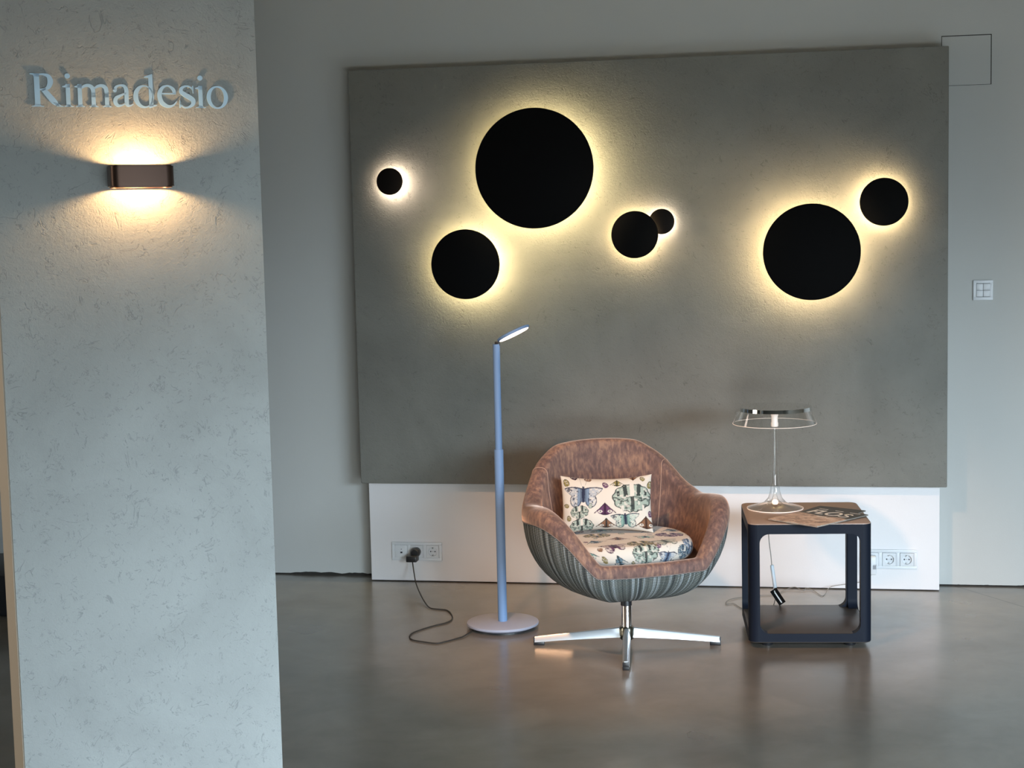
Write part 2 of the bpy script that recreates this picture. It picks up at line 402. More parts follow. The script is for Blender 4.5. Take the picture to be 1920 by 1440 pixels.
# ---------------------------------------------------------------- raised serif letters
def ribbon(bm, pts, t, sub=7, y0=0.0):
    """variable-width stroke (x, z, width) extruded from y0 to y0-t"""
    P = catmull([Vector(p) for p in pts], sub) if len(pts) > 2 else [Vector(p) for p in pts]
    L, Rr = [], []
    for i, p in enumerate(P):
        a, b = P[max(i-1, 0)], P[min(i+1, len(P)-1)]
        d = Vector((b.x-a.x, b.y-a.y)); d.normalize(); nrm = Vector((-d.y, d.x))*max(p.z, 4)/2
        L.append((p.x+nrm.x, p.y+nrm.y)); Rr.append((p.x-nrm.x, p.y-nrm.y))
    rows = []
    for i in range(len(P)):
        rows.append([bm.verts.new((q[0], y, q[1])) for q, y in ((L[i], y0), (Rr[i], y0), (Rr[i], y0-t), (L[i], y0-t))])
    for i in range(len(rows)-1):
        for k in range(4): bm.faces.new([rows[i][k], rows[i][(k+1) % 4], rows[i+1][(k+1) % 4], rows[i+1][k]])
    bm.faces.new(rows[0]); bm.faces.new(rows[-1][::-1])
def polyx(bm, pts, t, y0=0.0):
    a = [bm.verts.new((p[0], y0, p[1])) for p in pts]; b = [bm.verts.new((p[0], y0-t, p[1])) for p in pts]
    n = len(pts); bm.faces.new(a); bm.faces.new(b[::-1])
    for i in range(n): bm.faces.new([a[i], a[(i+1) % n], b[(i+1) % n], b[i]])
def stem(bm, x, w, z0, z1, t, serif=60, brk=26):
    polyx(bm, [(x-w/2, z0), (x+w/2, z0), (x+w/2, z1), (x-w/2, z1)], t)
    if serif:
        polyx(bm, [(x-w/2-serif, z0), (x+w/2+serif, z0), (x+w/2+serif, z0+14), (x+w/2+14, z0+22), (x+w/2, z0+22+brk), (x-w/2, z0+22+brk), (x-w/2-14, z0+22), (x-w/2-serif, z0+14)], t)
def flag(bm, x, w, z, t, ln=70):
    polyx(bm, [(x-w/2-ln, z-62), (x-w/2, z-75), (x+w/2, z-75), (x+w/2, z), (x+w/2-18, z), (x-w/2-ln, z-46)], t)
def ringx(bm, co, ro, ci, ri, t, n=48):
    rows = []
    for i in range(n):
        a = 2*PI*i/n; p = (co[0]+ro[0]*math.cos(a), co[1]+ro[1]*math.sin(a)); q = (ci[0]+ri[0]*math.cos(a), ci[1]+ri[1]*math.sin(a))
        rows.append([bm.verts.new((s[0], y, s[1])) for s, y in ((p, 0), (q, 0), (q, -t), (p, -t))])
    for i in range(n):
        A, B = rows[i], rows[(i+1) % n]
        for k in range(4): bm.faces.new([A[k], A[(k+1) % 4], B[(k+1) % 4], B[k]])
def g_R(b, t):
    stem(b, 150, 104, 0, 662, t, 68)
    polyx(b, [(18, 662), (18, 645), (80, 632), (98, 600), (202, 600), (202, 662)], t)
    ribbon(b, [(195, 643, 34), (290, 641, 44), (375, 606, 80), (410, 505, 108), (372, 395, 84), (290, 346, 46), (195, 340, 34)], t)
    ribbon(b, [(262, 350, 92), (350, 245, 112), (470, 95, 112), (560, 14, 26)], t); polyx(b, [(440, 96), (520, 0), (668, 0), (668, 15), (600, 26), (548, 60)], t)
def g_i(b, t):
    stem(b, 135, 84, 0, 458, t, 62); flag(b, 135, 84, 460, t, 66)
    polyx(b, [(135+53*math.cos(a*PI/12), 618+53*math.sin(a*PI/12)) for a in range(24)], t)
def g_m(b, t):
    stem(b, 120, 84, 0, 458, t, 50); flag(b, 120, 84, 460, t, 60)
    for x0 in (150, 412):
        ribbon(b, [(x0-8, 372, 34), (x0+62, 420, 56), (x0+140, 434, 66), (x0+212, 392, 84), (x0+232, 300, 84), (x0+232, 200, 84)], t)
    stem(b, 382, 84, 0, 300, t, 50); stem(b, 644, 84, 0, 300, t, 50)
def g_a(b, t):
    ribbon(b, [(78, 352, 66), (98, 408, 54), (170, 444, 40), (258, 432, 62), (298, 360, 84), (300, 240, 84), (300, 90, 84), (322, 40, 60), (372, 36, 34), (432, 66, 18)], t)
    polyx(b, [(75+38*math.cos(a*PI/8), 340+38*math.sin(a*PI/8)) for a in range(16)], t)
    ribbon(b, [(290, 288, 26), (180, 238, 52), (88, 178, 78), (76, 92, 84), (128, 34, 62), (215, 46, 28), (292, 96, 22)], t)
def g_d(b, t):
    ringx(b, (232, 222), (208, 236), (262, 226), (140, 200), t)
    polyx(b, [(338, 28), (422, 28), (422, 683), (404, 683), (252, 628), (252, 612), (338, 606)], t)
    polyx(b, [(338, 60), (422, 60), (495, 52), (495, 38), (360, -10), (338, -10)], t)
def g_e(b, t):
    polyx(b, [(70, 272), (400, 272), (400, 302), (70, 302)], t)
    ribbon(b, [(372, 285, 66), (350, 372, 70), (286, 432, 46), (222, 448, 36), (136, 412, 62), (76, 318, 88), (68, 220, 92), (104, 108, 96), (184, 44, 78), (262, 26, 56), (345, 56, 36), (412, 132, 18)], t)
def g_s(b, t):
    ribbon(b, [(330, 320, 14), (312, 388, 26), (255, 436, 34), (172, 446, 40), (94, 400, 64), (84, 330, 84), (150, 274, 96), (240, 222, 100), (318, 158, 96), (314, 76, 76), (232, 18, 44), (142, 8, 32), (74, 60, 26), (48, 148, 14)], t)
    polyx(b, [(320, 300), (338, 300), (334, 456), (318, 456), (300, 420)], t); polyx(b, [(38, 160), (56, 160), (84, 40), (56, -4), (38, -4)], t)
def g_o(b, t): ringx(b, (250, 222), (222, 238), (250, 222), (136, 206), t)
EM = 0.1225
sign = [('R', g_R, 0, 'first letter, the capital R'), ('i', g_i, 605, 'first letter i, right after the capital R'), ('m', g_m, 850, 'letter m'), ('a', g_a, 1585, 'letter a'),
        ('d', g_d, 1995, 'letter d'), ('e', g_e, 2480, 'letter e'), ('s', g_s, 2905, 'letter s'), ('i', g_i, 3248, 'second letter i, between s and o'), ('o', g_o, 3480, 'last letter, the o')]
for ch, fn, x, desc in sign:
    bm = bmesh.new(); fn(bm, 0.0022/(EM/1000))
    for v in bm.verts: v.co = Vector((v.co.x*EM/1000*1.02, v.co.y*EM/1000, v.co.z*EM/1000))
    root = empty('sign_letter', on_pillar(-0.572+x*EM/1000*1.02, 1.8525, 0.0014), ang)
    tag(root, 'steel serif %s, on the grey pillar' % desc, 'letter', 'letters of the sign on the pillar')
    f = fromfbm('face', bm, M['letter'], root)
    xs = [v.co.x for v in f.data.vertices]; zs = [v.co.z for v in f.data.vertices]
    px = {'R': 150, 'i': 135, 'm': 382, 'a': 300, 'd': 380, 'e': 76, 's': 240, 'o': 60}[ch]*EM/1000*1.02
    for zz in ((0.3, 0.42) if ch != 'o' else (0.22,)):
        tube('standoff_pin', [(px, 0.0014, zz*EM), (px, -0.0005, zz*EM)], 0.0022, M['steel'], root, n=8, sub=0)

# ---------------------------------------------------------------- sockets and switch
def holes(bm, cx, z, y): pass
def socket_insert(parent, cx, w=0.055):
    """white square insert with a round recessed well"""
    N = 48; vs, fs = [], []
    for i in range(N):
        a = 2*PI*i/N; u, v = math.cos(a), math.sin(a); q = max(abs(u), abs(v))
        for (x, z, y) in ((0.0203*u, 0.0203*v, -0.012), (u/q*(w/2-0.001), v/q*(w/2-0.001), -0.012), (u/q*w/2, v/q*w/2, -0.011), (u/q*w/2, v/q*w/2, -0.002)):
            vs.append((cx+x, y, z))
    for i in range(N):
        j = (i+1) % N
        for k in range(3): fs.append([i*4+k, i*4+k+1, j*4+k+1, j*4+k])
    p = newobj('socket_insert', vs, fs, M['plastic'], parent)
    lathe('socket_well', [(0.0206, 0.0119), (0.0203, 0.0124), (0.0196, 0.0124), (0.0190, 0.0045), (0, 0.0045)], M['plastic'], p, n=40, axis='Y', off=(cx, 0, 0))
    for dx in (-0.0095, 0.0095):
        lathe('pin_hole', [(0.0030, 0.0046), (0.0030, 0.0052), (0, 0.0052)], M['hole'], p, n=12, axis='Y', off=(cx+dx, 0, 0))
    for s in (-1, 1):
        box('earth_clip', cx-0.0025, cx+0.0025, -0.0115, -0.005, s*0.0155-0.0022, s*0.0155+0.0022, M['steel'], p)
    lathe('screw', [(0.002, 0.0046), (0.0018, 0.0055), (0, 0.0055)], M['steel'], p, n=10, axis='Y', off=(cx, 0, 0))
    return p
def frame(parent, w, h=0.081, cells=3):
    bm = bmesh.new()
    bw = 0.0125
    bbox(bm, -w/2, w/2, -0.009, 0, h/2-bw, h/2, 0.001); bbox(bm, -w/2, w/2, -0.009, 0, -h/2, -h/2+bw, 0.001)
    for i in range(cells+1):
        c = -w/2+bw/2 if i == 0 else (w/2-bw/2 if i == cells else -w/2+0.0405+0.071*(i-0.5))
        q = bw/2 if i in (0, cells) else 0.0075
        bbox(bm, c-q, c+q, -0.0088, 0, -h/2+0.002, h/2-0.002, 0.001)
    fromfbm('frame', bm, M['plastic'], parent, auto=35)
sl = empty('socket_strip', (-1.652, YB, 0.135)); tag(sl, 'white triple outlet plate left of the floor lamp, with a black plug in it', 'socket')
frame(sl, 0.223)
box('aerial_plate', -0.071-0.0275, -0.071+0.0275, -0.011, -0.002, -0.0275, 0.0275, M['plastic'], sl, bev=0.001)
bm = bmesh.new(); bbox(bm, -0.073, -0.064, -0.0125, -0.010, -0.008, -0.001, 0.0006); bbox(bm, -0.070, -0.067, -0.0118, -0.010, 0.008, 0.011, 0.0005)
fromfbm('jack', bm, M['hole'], sl)
for i in (0, 1): socket_insert(sl, 0.071*i)
sr = empty('socket_strip', (0.352, YB, 0.131)); tag(sr, 'white triple socket plate behind the right side of the side table', 'socket')
frame(sr, 0.223)
for i in (-1, 0, 1): socket_insert(sr, 0.071*i)
sw = empty('light_switch', (0.730, YW, 1.232)); tag(sw, 'white square light switch with four rockers on the wall right of the panel', 'switch')
frame(sw, 0.078, 0.081, 1)
for i, (a, b) in enumerate(((-1, -1), (0, -1), (-1, 0), (0, 0))):
    box('rocker', a*0.027+0.0004, a*0.027+0.0266, -0.013, -0.002, b*0.027+0.0004, b*0.027+0.0266, M['plastic'], sw, bev=0.0014)
# adapters plugged in
ad = empty('plug_adapter', (0.281, YB-0.008, 0.118)); tag(ad, 'white plug-in transformer in the outlet plate, half hidden behind the side table', 'adapter')
box('body', -0.019, 0.019, -0.045, 0.0, -0.045, 0.032, M['plastic'], ad, bev=0.006, seg=3)
bm = bmesh.new()
for k in range(4): bbox(bm, 0.004+0.0035*k, 0.0058+0.0035*k, -0.0456, -0.0445, -0.02, -0.004+0.004*(k % 2))
fromfbm('printing', bm, M['hole'], ad)
pg = empty('power_plug', (-1.652+1.1355, YB-0.005-5.882, 0.135))   # parented to the floor lamp below
lathe('plug_body', [(0.0, 0.0), (0.018, 0.0), (0.0182, 0.014), (0.021, 0.018), (0.021, 0.040), (0.016, 0.048), (0.0, 0.049)], M['blackplastic'], pg, n=36, axis='Y')
box('transformer_head', -0.031, 0.016, -0.078, -0.030, -0.033, -0.007, M['blackplastic'], pg, bev=0.004, seg=3)

# ---------------------------------------------------------------- floor lamp
fl = empty('floor_lamp', (-1.1355, 5.882, 0))
tag(fl, 'slim lavender-grey floor lamp with round base and small tilted lit head', 'floor lamp')
lathe('base', [(0, 0.004), (0.118, 0.004), (0.128, 0.010), (0.1375, 0.014), (0.1385, 0.018), (0.1375, 0.0225), (0.134, 0.0245), (0, 0.0255)], M['lamp_base'], fl, n=96)
lathe('foot_pad', [(0, 0), (0.116, 0), (0.116, 0.006), (0, 0.006)], M['blackplastic'], fl, n=64)
lathe('lower_pole', [(0.0, 0.024), (0.0175, 0.024), (0.0175, 0.688), (0.0165, 0.6905), (0, 0.6905)], M['lamp_body'], fl, n=32)
bm = bmesh.new(); prism(bm, [(0.0135*math.cos(2*PI*k/32), 0.0150*math.sin(2*PI*k/32)) for k in range(32)], 0.68, 1.092)
fromfbm('upper_pole', bm, M['lamp_body'], fl, auto=40)
box('joint', -0.006, 0.014, -0.006, 0.006, 1.085, 1.102, M['blackplastic'], fl, bev=0.003)
hd = bpy.data.objects.new('lamp_head', None)
tilt = math.radians(26)
def headmesh(name, prof, m, parent):
    o = lathe(name, prof, m, parent, n=64)
    R1 = Matrix.Rotation(-tilt, 4, 'Y') @ Matrix.Rotation(math.radians(-4), 4, 'X')
    T = Matrix.Translation((0.068, 0, 1.130))
    o.data.transform(T @ R1); return o
lh = headmesh('lamp_head', [(0, -0.002), (0.062, -0.002), (0.0655, 0.0), (0.0665, 0.003), (0.0655, 0.0075), (0.060, 0.010), (0, 0.011)], M['lamp_body'], fl)
M['led'] = mat('led_diffuser', (1, 1, 1), emit=(1.0, 0.80, 0.68), strength=4)
headmesh('diffuser', [(0, -0.0045), (0.058, -0.0045), (0.061, -0.0015), (0, -0.0015)], M['led'], lh)
pg.parent = fl; pg['label'] = 'black round power plug'
# cord to the plug
cp = [(-1.2365, 5.80, 0.006), (-1.255, 5.720, 0.004), (-1.269, 5.696, .003), (-1.308, 5.639, .003), (-1.336, 5.613, .003), (-1.386, 5.627, .003), (-1.433, 5.65, .003), (-1.456, 5.686, .003), (-1.462, 5.741, .003), (-1.446, 5.791, .003), (-1.41, 5.859, .003), (-1.365, 5.922, .003), (-1.357, 5.982, .003), (-1.378, 6.058, .003), (-1.409, 6.117, .003), (-1.451, 6.131, .003), (-1.486, 6.147, .004), (-1.523, 6.216, .010), (-1.567, 6.316, .022), (-1.612, 6.43, .040), (-1.642, 6.52, .066), (-1.659, 6.566, 0.104)]
cp = [(p[0]+1.1355, p[1]-5.882, p[2]) for p in cp]
tube('power_cord', cp, 0.0026, M['cord'], fl, n=8, sub=6)['label'] = 'thin black cord looping over the floor'

# ---------------------------------------------------------------- side table
TX, TY, TA, TW, TH = -0.190, 5.652, 0.097, 0.436, 0.457
TZ0 = 0.022
tb = empty('side_table', (TX, TY, 0), TA)
tag(tb, 'dark anthracite open cube side table with rounded cut-outs beside the armchair', 'side table')
def table_part():
    t = 0.045   # frame width of every face
    bm = bmesh.new()
    # each of the four sides: a rounded-corner square tube outline in plan, with a rounded-square window in each face
    n = 8; r = 0.032; th = 0.036; H = TH-TZ0
    hw = TW/2
    def ring_pts(half, rad):  # plan outline
        return [(p[0]+hw, p[1]+hw) for p in rrect(2*half, 2*half, rad, n)]
    # post: quarter of the plan ring, built as faces with windows. window outline in (s, z)
    ww, wh, wr = TW-2*0.040, H-0.038-0.034, 0.034
    wz = TZ0+0.034+wh/2
    for k in range(4):
        a = k*PI/2; c, s = math.cos(a), math.sin(a)
        def tr(u, d, z):   # u along the face from its middle, d outward from the centre
            x = u*c+d*s; y = u*s-d*c; return (x+hw, y+hw, z)
        flat = hw-r
        win = rrect(ww, wh, wr, n)
        N = len(win)
        # outer rectangle points matched to the window outline by projecting outward
        out = []
        for (u, z) in win:
            q = max(abs(u)/(ww/2), abs(z)/(wh/2)); q = max(q, 1e-6)
            out.append((u/q/(ww/2)*flat, z/q/(wh/2)))
        # snap exact corners
        zt, zb = TH-0.004, TZ0+0.004
        outer = []
        for (u, z) in out: outer.append((u, wz+(z*(zt-wz) if z > 0 else z*(wz-zb))))
        rows = []
        for (pts, d) in ((outer, hw), ([(u, wz+z) for u, z in win], hw), ([(u, wz+z) for u, z in win], hw-th), (outer, hw-th)):
            rows.append([bm.verts.new(tr(u if True else u, d, z)) for u, z in pts])
        for q in range(3):
            A, B = rows[q], rows[q+1]
            for i in range(N): bm.faces.new([A[i], A[(i+1) % N], B[(i+1) % N], B[i]])
        # rounded corner post between this face and the next
        cor = []
        for i in range(n+1):
            b = -PI/2+PI/2*i/n
            cor.append((flat+r*math.cos(b), -(-flat+r*math.sin(b))))
        oc = [tr(p[0], p[1], 0) for p in cor]
        inn = tr(hw-th, hw-th, 0)
        lo = [bm.verts.new((p[0], p[1], zb)) for p in oc]; hi = [bm.verts.new((p[0], p[1], zt)) for p in oc]
        for i in range(n): bm.faces.new([lo[i], lo[i+1], hi[i+1], hi[i]])
    bmesh.ops.remove_doubles(bm, verts=bm.verts, dist=0.0002)
    fromfbm('frame', bm, M['table'], tb, auto=30)
    for nm, z0, z1 in (('top', TH-0.0388, TH), ('bottom_shelf', TZ0, TZ0+0.0348)):
        bm = bmesh.new()
        steps = [(0.0035, z0), (0.0008, z0+0.0015), (0.0, z0+0.004), (0, z1-0.004), (0.0008, z1-0.0015), (0.0035, z1)]
        rows = []
        for ins, z in steps: rows.append([bm.verts.new((p[0], p[1], z)) for p in ring_pts(hw-ins-0.0004, r-ins)])
        NN = len(rows[0])
        for a in range(len(rows)-1):
            for i in range(NN): bm.faces.new([rows[a][i], rows[a][(i+1) % NN], rows[a+1][(i+1) % NN], rows[a+1][i]])
        bm.faces.new(rows[0][::-1]); bm.faces.new(rows[-1])
        fromfbm(nm, bm, M['table_brown' if nm == 'top' else 'table_shelf'], tb, auto=30)
table_part()
for cx in (0.07, TW-0.07):
    for cy in (0.07, TW-0.07):
        lathe('caster', [(0, 0), (0.020, 0), (0.022, 0.004), (0.022, 0.020), (0.015, TZ0+0.001), (0, TZ0+0.001)], M['blackplastic'], tb, n=20, off=(cx, cy, 0))

# ---------------------------------------------------------------- transparent table lamp
tl = empty('table_lamp', (-0.100, 5.967, TH)); tag(tl, 'clear acrylic table lamp with flared base and chrome-rimmed shade on the side table', 'table lamp')
stem_o = [(0.1035, 0.0015), (0.1035, 0.0045), (0.090, 0.0085), (0.065, 0.014), (0.042, 0.024), (0.026, 0.042), (0.0185, 0.066), (0.0150, 0.10), (0.0128, 0.16), (0.0112, 0.24), (0.0108, 0.315)]
stem_i = [(0.0030, 0.315), (0.0030, 0.10), (0.0050, 0.060), (0.012, 0.036), (0.030, 0.018), (0.060, 0.008), (0.098, 0.0015)]
lathe('base_and_stem', stem_o+stem_i, M['acrylic'], tl, n=80, closed=True, auto=50)
shade = lathe('shade', [(0.1555, 0.323), (0.1365, 0.374), (0.1345, 0.374), (0.1535, 0.323)], M['acrylic'], tl, n=96, closed=True, auto=40)
lathe('chrome_rim', [(0.1345, 0.374), (0.1378, 0.373), (0.1366, 0.3865), (0, 0.3865), (0, 0.3795), (0.131, 0.3795), (0.1345, 0.374)], M['mirror'], tl, n=96, auto=30)
lathe('collar', [(0.0105, 0.310), (0.0135, 0.312), (0.0135, 0.324), (0.0120, 0.328), (0.0120, 0.348), (0.016, 0.362), (0.023, 0.3790), (0.0, 0.3790), (0.0, 0.3155), (0.0105, 0.3155)], M['acrylic_edge'], tl, n=40)
M['lampwarm'] = mat('warm_led_and_reflection', (1, 1, 1), emit=(1.0, 0.70, 0.46), strength=1.6)
lathe('led_puck', [(0, 0.372), (0.009, 0.372), (0.009, 0.378), (0, 0.378)], M['lampwarm'], tl, n=24)
lathe('battery_knob', [(0, 0.0155), (0.0085, 0.0165), (0.0115, 0.021), (0.0118, 0.0255), (0.0105, 0.030), (0.006, 0.034), (0, 0.035)], M['lampwarm'], tl, n=32, auto=80)  # knob glows to imitate the LED reflected in it
lathe('light_edge', [(0.1553, 0.3222), (0.1560, 0.3234), (0.1546, 0.3240), (0.1540, 0.3230)], M['acrylic_edge'], shade, n=96, closed=True)

lathe('foot_edge', [(0.1034, 0.001), (0.1048, 0.0012), (0.1048, 0.0042), (0.1034, 0.0044)], M['acrylic_edge'], tl, n=96, closed=True)
# its cord with in-line dimmer and a black swing tag
def tbp(u, v, z):
    c, s = math.cos(TA), math.sin(TA); return (TX+u*c-v*s, TY+u*s+v*c, z)
def tlc(P): return [(p[0]+0.100, p[1]-5.967, p[2]-TH) for p in P]
tube('cord', tlc([(-0.118, 6.078, TH+0.0022), (-0.13, 6.098, TH+0.0025), (-0.135, 6.112, 0.43), (-0.129, 6.112, 0.35), (-0.126, 6.112, 0.30), (-0.120, 6.112, 0.25), (-0.1165, 6.112, 0.208)]), 0.0016, M['greycord'], tl, n=6)
tube('dimmer', tlc([(-0.1165, 6.112, 0.2100), (-0.1160, 6.112, 0.2085), (-0.1045, 6.112, 0.1215), (-0.1043, 6.112, 0.120)]), [0.0055, 0.0072, 0.0072, 0.0055], mat('pale_blue_plastic', (0.55, 0.62, 0.68), 0.4), tl, n=16, sub=0)['label'] = 'pale tubular cord dimmer'
tube('cord', tlc([(-0.104, 6.112, 0.12), (-0.104, 6.125, 0.075), (-0.125, 6.19, 0.015), (-0.18, 6.235, .003), (-0.236, 6.251, .003), (-0.273, 6.329, .003), (-0.304, 6.317, .003), (-0.29, 6.40, .003), (-0.2, 6.47, .003), (-0.113, 6.50, .003), (-0.07, 6.585, .004), (-0.033, 6.612, .010), (0.002, 6.578, .004), (0.016, 6.608, .008), (0.042, 6.59, .004), (0.075, 6.498, .003), (0.091, 6.527, .003), (0.12, 6.59, 0.02), (0.24, 6.60, 0.04), (0.281, 6.605, 0.070)]), 0.0014, M['greycord'], tl, n=6)
tg = empty('price_tag', (-0.094, 6.094, 0.090)); tg.rotation_euler = (math.radians(-6), math.radians(-34), 0)
tag(tg, 'small black tag with a pale stripe hanging from the lamp cord under the side table', 'tag')
bm = bmesh.new(); bbox(bm, -0.0145, 0.0145, -0.0006, 0.0006, -0.032, 0.032, 0); fromfbm('card', bm, mat('black_card', (0.004, 0.004, 0.004), 0.9, spec=0.1), tg)
bm = bmesh.new(); bbox(bm, -0.0025, 0.0022, -0.0011, -0.0005, -0.027, 0.021); bbox(bm, -0.0005, 0.0035, -0.0012, -0.0005, 0.022, 0.026); fromfbm('stripe', bm, mat('tag_print', (0.55, 0.55, 0.55), 0.5), tg)
tube('string', [(0, -0.0006, 0.026), (0.004, 0.004, 0.036), (0.010, 0.012, 0.042)], 0.0006, M['plastic'], tg, n=5)

# ---------------------------------------------------------------- magazines
def mk_cover(dark=True):
    m = mat('magazine_cover', (0.1, 0.1, 0.1), 0.32, spec=0.5); g = NT(m)
    c = g.n('ShaderNodeTexCoord'); s = g.n('ShaderNodeSeparateXYZ'); g.l(c.outputs['Object'], s.inputs[0])
    v = g.coord('Object'); n = g.noise(v, 17, 5, 0.65, 1.4); n2 = g.noise(v, 60, 4, 0.6, 1.0)
    pic = g.ramp(g.math('ADD', g.math('MULTIPLY', n, 0.75), g.math('MULTIPLY', n2, 0.25)), [(0.30, (0.06, 0.05, 0.04)), (0.42, (0.30, 0.20, 0.15)), (0.50, (0.62, 0.44, 0.33)), (0.62, (0.80, 0.70, 0.58))])
    f = g.ramp(g.math('ADD', s.outputs[1], g.math('MULTIPLY', n, 0.10)), [(0.215, (0, 0, 0)), (0.235, (1, 1, 1))])
    blk = (0.045, 0.040, 0.034, 1)
    g.l(g.mix(f, pic, blk), g.b.inputs['Base Color']); return m
M['paper'] = mat('paper_edge', (0.26, 0.24, 0.21), 0.7)
M['print'] = mat('white_print', (0.75, 0.72, 0.66), 0.5)
def magazine(loc, rz, w, h, t, cov, label, title):
    r = empty('magazine', loc, rz); tag(r, label, 'magazine', 'magazines on the side table')
    box('pages', 0.001, w-0.001, 0.001, h-0.001, 0.0004, t-0.0004, M['paper'], r)
    # cover: slightly bowed sheet wrapping the spine
    vs, fs = [], []; n = 16
    for i in range(n+1):
        x = w*i/n
        for y in (0, h):
            vs.append((x, y, t+0.0004)); vs.append((x, y, t-0.0002))
    for i in range(n):
        a = i*4; fs += [[a, a+4, a+6, a+2], [a+1, a+3, a+7, a+5], [a, a+1, a+5, a+4], [a+2, a+6, a+7, a+3]]
    fs += [[0, 2, 3, 1], [n*4, n*4+1, n*4+3, n*4+2]]
    c = newobj('front_cover', vs, fs, cov, r)
    box('back_cover', 0, w, 0, h, 0, 0.0004, cov, r)
    if title:
        bm = bmesh.new(); T = 30; k = 0.066
        def L(x0, fn): 
            b = bmesh.new(); fn(b)
            for v in b.verts: v.co = Vector((x0+v.co.x*k/662, v.co.z*k/662, -v.co.y*0.00001))
            me = bpy.data.meshes.new('tmp'); b.to_mesh(me); b.free(); bm.from_mesh(me); bpy.data.meshes.remove(me)
        def gF(b): polyx(b, [(60, 0), (180, 0), (180, 285), (330, 285), (330, 375), (180, 375), (180, 565), (390, 565), (390, 662), (60, 662)], T)
        def gL(b): polyx(b, [(60, 0), (400, 0), (400, 100), (180, 100), (180, 662), (60, 662)], T)
        def gO(b): ringx(b, (340, 331), (320, 345), (340, 331), (205, 245), T)
        def gS(b): ribbon(b, [(390, 540, 60), (300, 620, 70), (170, 600, 80), (110, 500, 86), (180, 400, 90), (330, 300, 96), (400, 180, 90), (320, 70, 80), (180, 40, 70), (60, 120, 60)], T)
        L(0.014, gF); L(0.050, gL); L(0.086, gO); L(0.150, gS)
        for v in bm.verts: v.co.y += h-0.105; v.co.z += t+0.0003
        fromfbm('title', bm, M['print'], c)
        for x0, w0, y0 in ((0.012, 0.040, h-0.017), (0.085, 0.036, h-0.017), (0.150, 0.045, h-0.017), (0.100, 0.050, h-0.150)):
            box('small_print', x0, x0+w0, y0, y0+0.004, t+0.0003, t+0.0007, M['print'], c)
    return r
cov = mk_cover(); dcov = mat('dark_cover', (0.04, 0.035, 0.03), 0.35)
magazine((-0.068, 5.786, TH), math.radians(-30), 0.19, 0.27, 0.003, dcov, 'lower magazine with a dark cover, its corner sticking out past the table at the right', False)
magazine((-0.122, 5.715, TH+0.0042), math.radians(-38), 0.22, 0.30, 0.0035, cov, 'upper magazine with large white title and warm brown photo on the side table', True)

# ---------------------------------------------------------------- swivel armchair
CX, CY, CA = -0.634, 5.672, math.radians(27)
ch = empty('armchair', (CX, CY, 0), CA)
tag(ch, 'tub swivel armchair in rose-brown velvet with dotted woven shell on chrome star base', 'armchair')
def smooth(t): t = max(0.0, min(1.0, t)); return t*t*(3-2*t)
def lerp(a, b, t): return a+(b-a)*t
def interp(x, xs, ys):
    # monotone-ish cosine interpolation
    if x <= xs[0]: return ys[0]
    for i in range(len(xs)-1):
        if x <= xs[i+1]:
            t = (x-xs[i])/(xs[i+1]-xs[i]); return lerp(ys[i], ys[i+1], t)
    return ys[-1]
ZB = 0.182
# rim height and plan radius against angle from the front (0) to the back (180)
TH_ = [0, 20, 38, 46, 55, 65, 75, 85, 95, 105, 120, 135, 150, 165, 180]
RZ_ = [0.350, 0.351, 0.356, 0.410, 0.478, 0.522, 0.542, 0.543, 0.534, 0.528, 0.566, 0.660, 0.714, 0.722, 0.724]
RR_ = [0.262, 0.279, 0.333, 0.350, 0.366, 0.375, 0.378, 0.378, 0.373, 0.372, 0.372, 0.364, 0.352, 0.343, 0.340]
TT_ = [0.046, 0.046, 0.050, 0.058, 0.060, 0.066, 0.074, 0.080, 0.080, 0.076, 0.066, 0.058, 0.052, 0.050, 0.050]
def sm_interp(deg, ys):
    # average a few samples for smoothness (keeps the front corner fairly crisp)
    w = 4.0 if deg > 48 else 1.5
    s = 0
    for k in (-2, -1, 0, 1, 2):
        d = abs(deg+k*w/2); d = 360-d if d > 180 else d
        s += interp(d, TH_, ys)
    return s/5
NA = 180
def rimdata(k):
    a = 360.0*k/NA; d = a if a <= 180 else 360-a
    Z = sm_interp(d, RZ_); T = sm_interp(d, TT_)
    if d <= 38: R = 0.262/math.cos(math.radians(d))
    else: R = sm_interp(d, RR_) if d > 42 else lerp(0.262/math.cos(math.radians(38)), sm_interp(42, RR_), (d-38)/4)
    th = math.radians(a); dirv = Vector((math.sin(th), -math.cos(th)))   # front = -Y
    return d, Z, T, R, dirv
seams = []
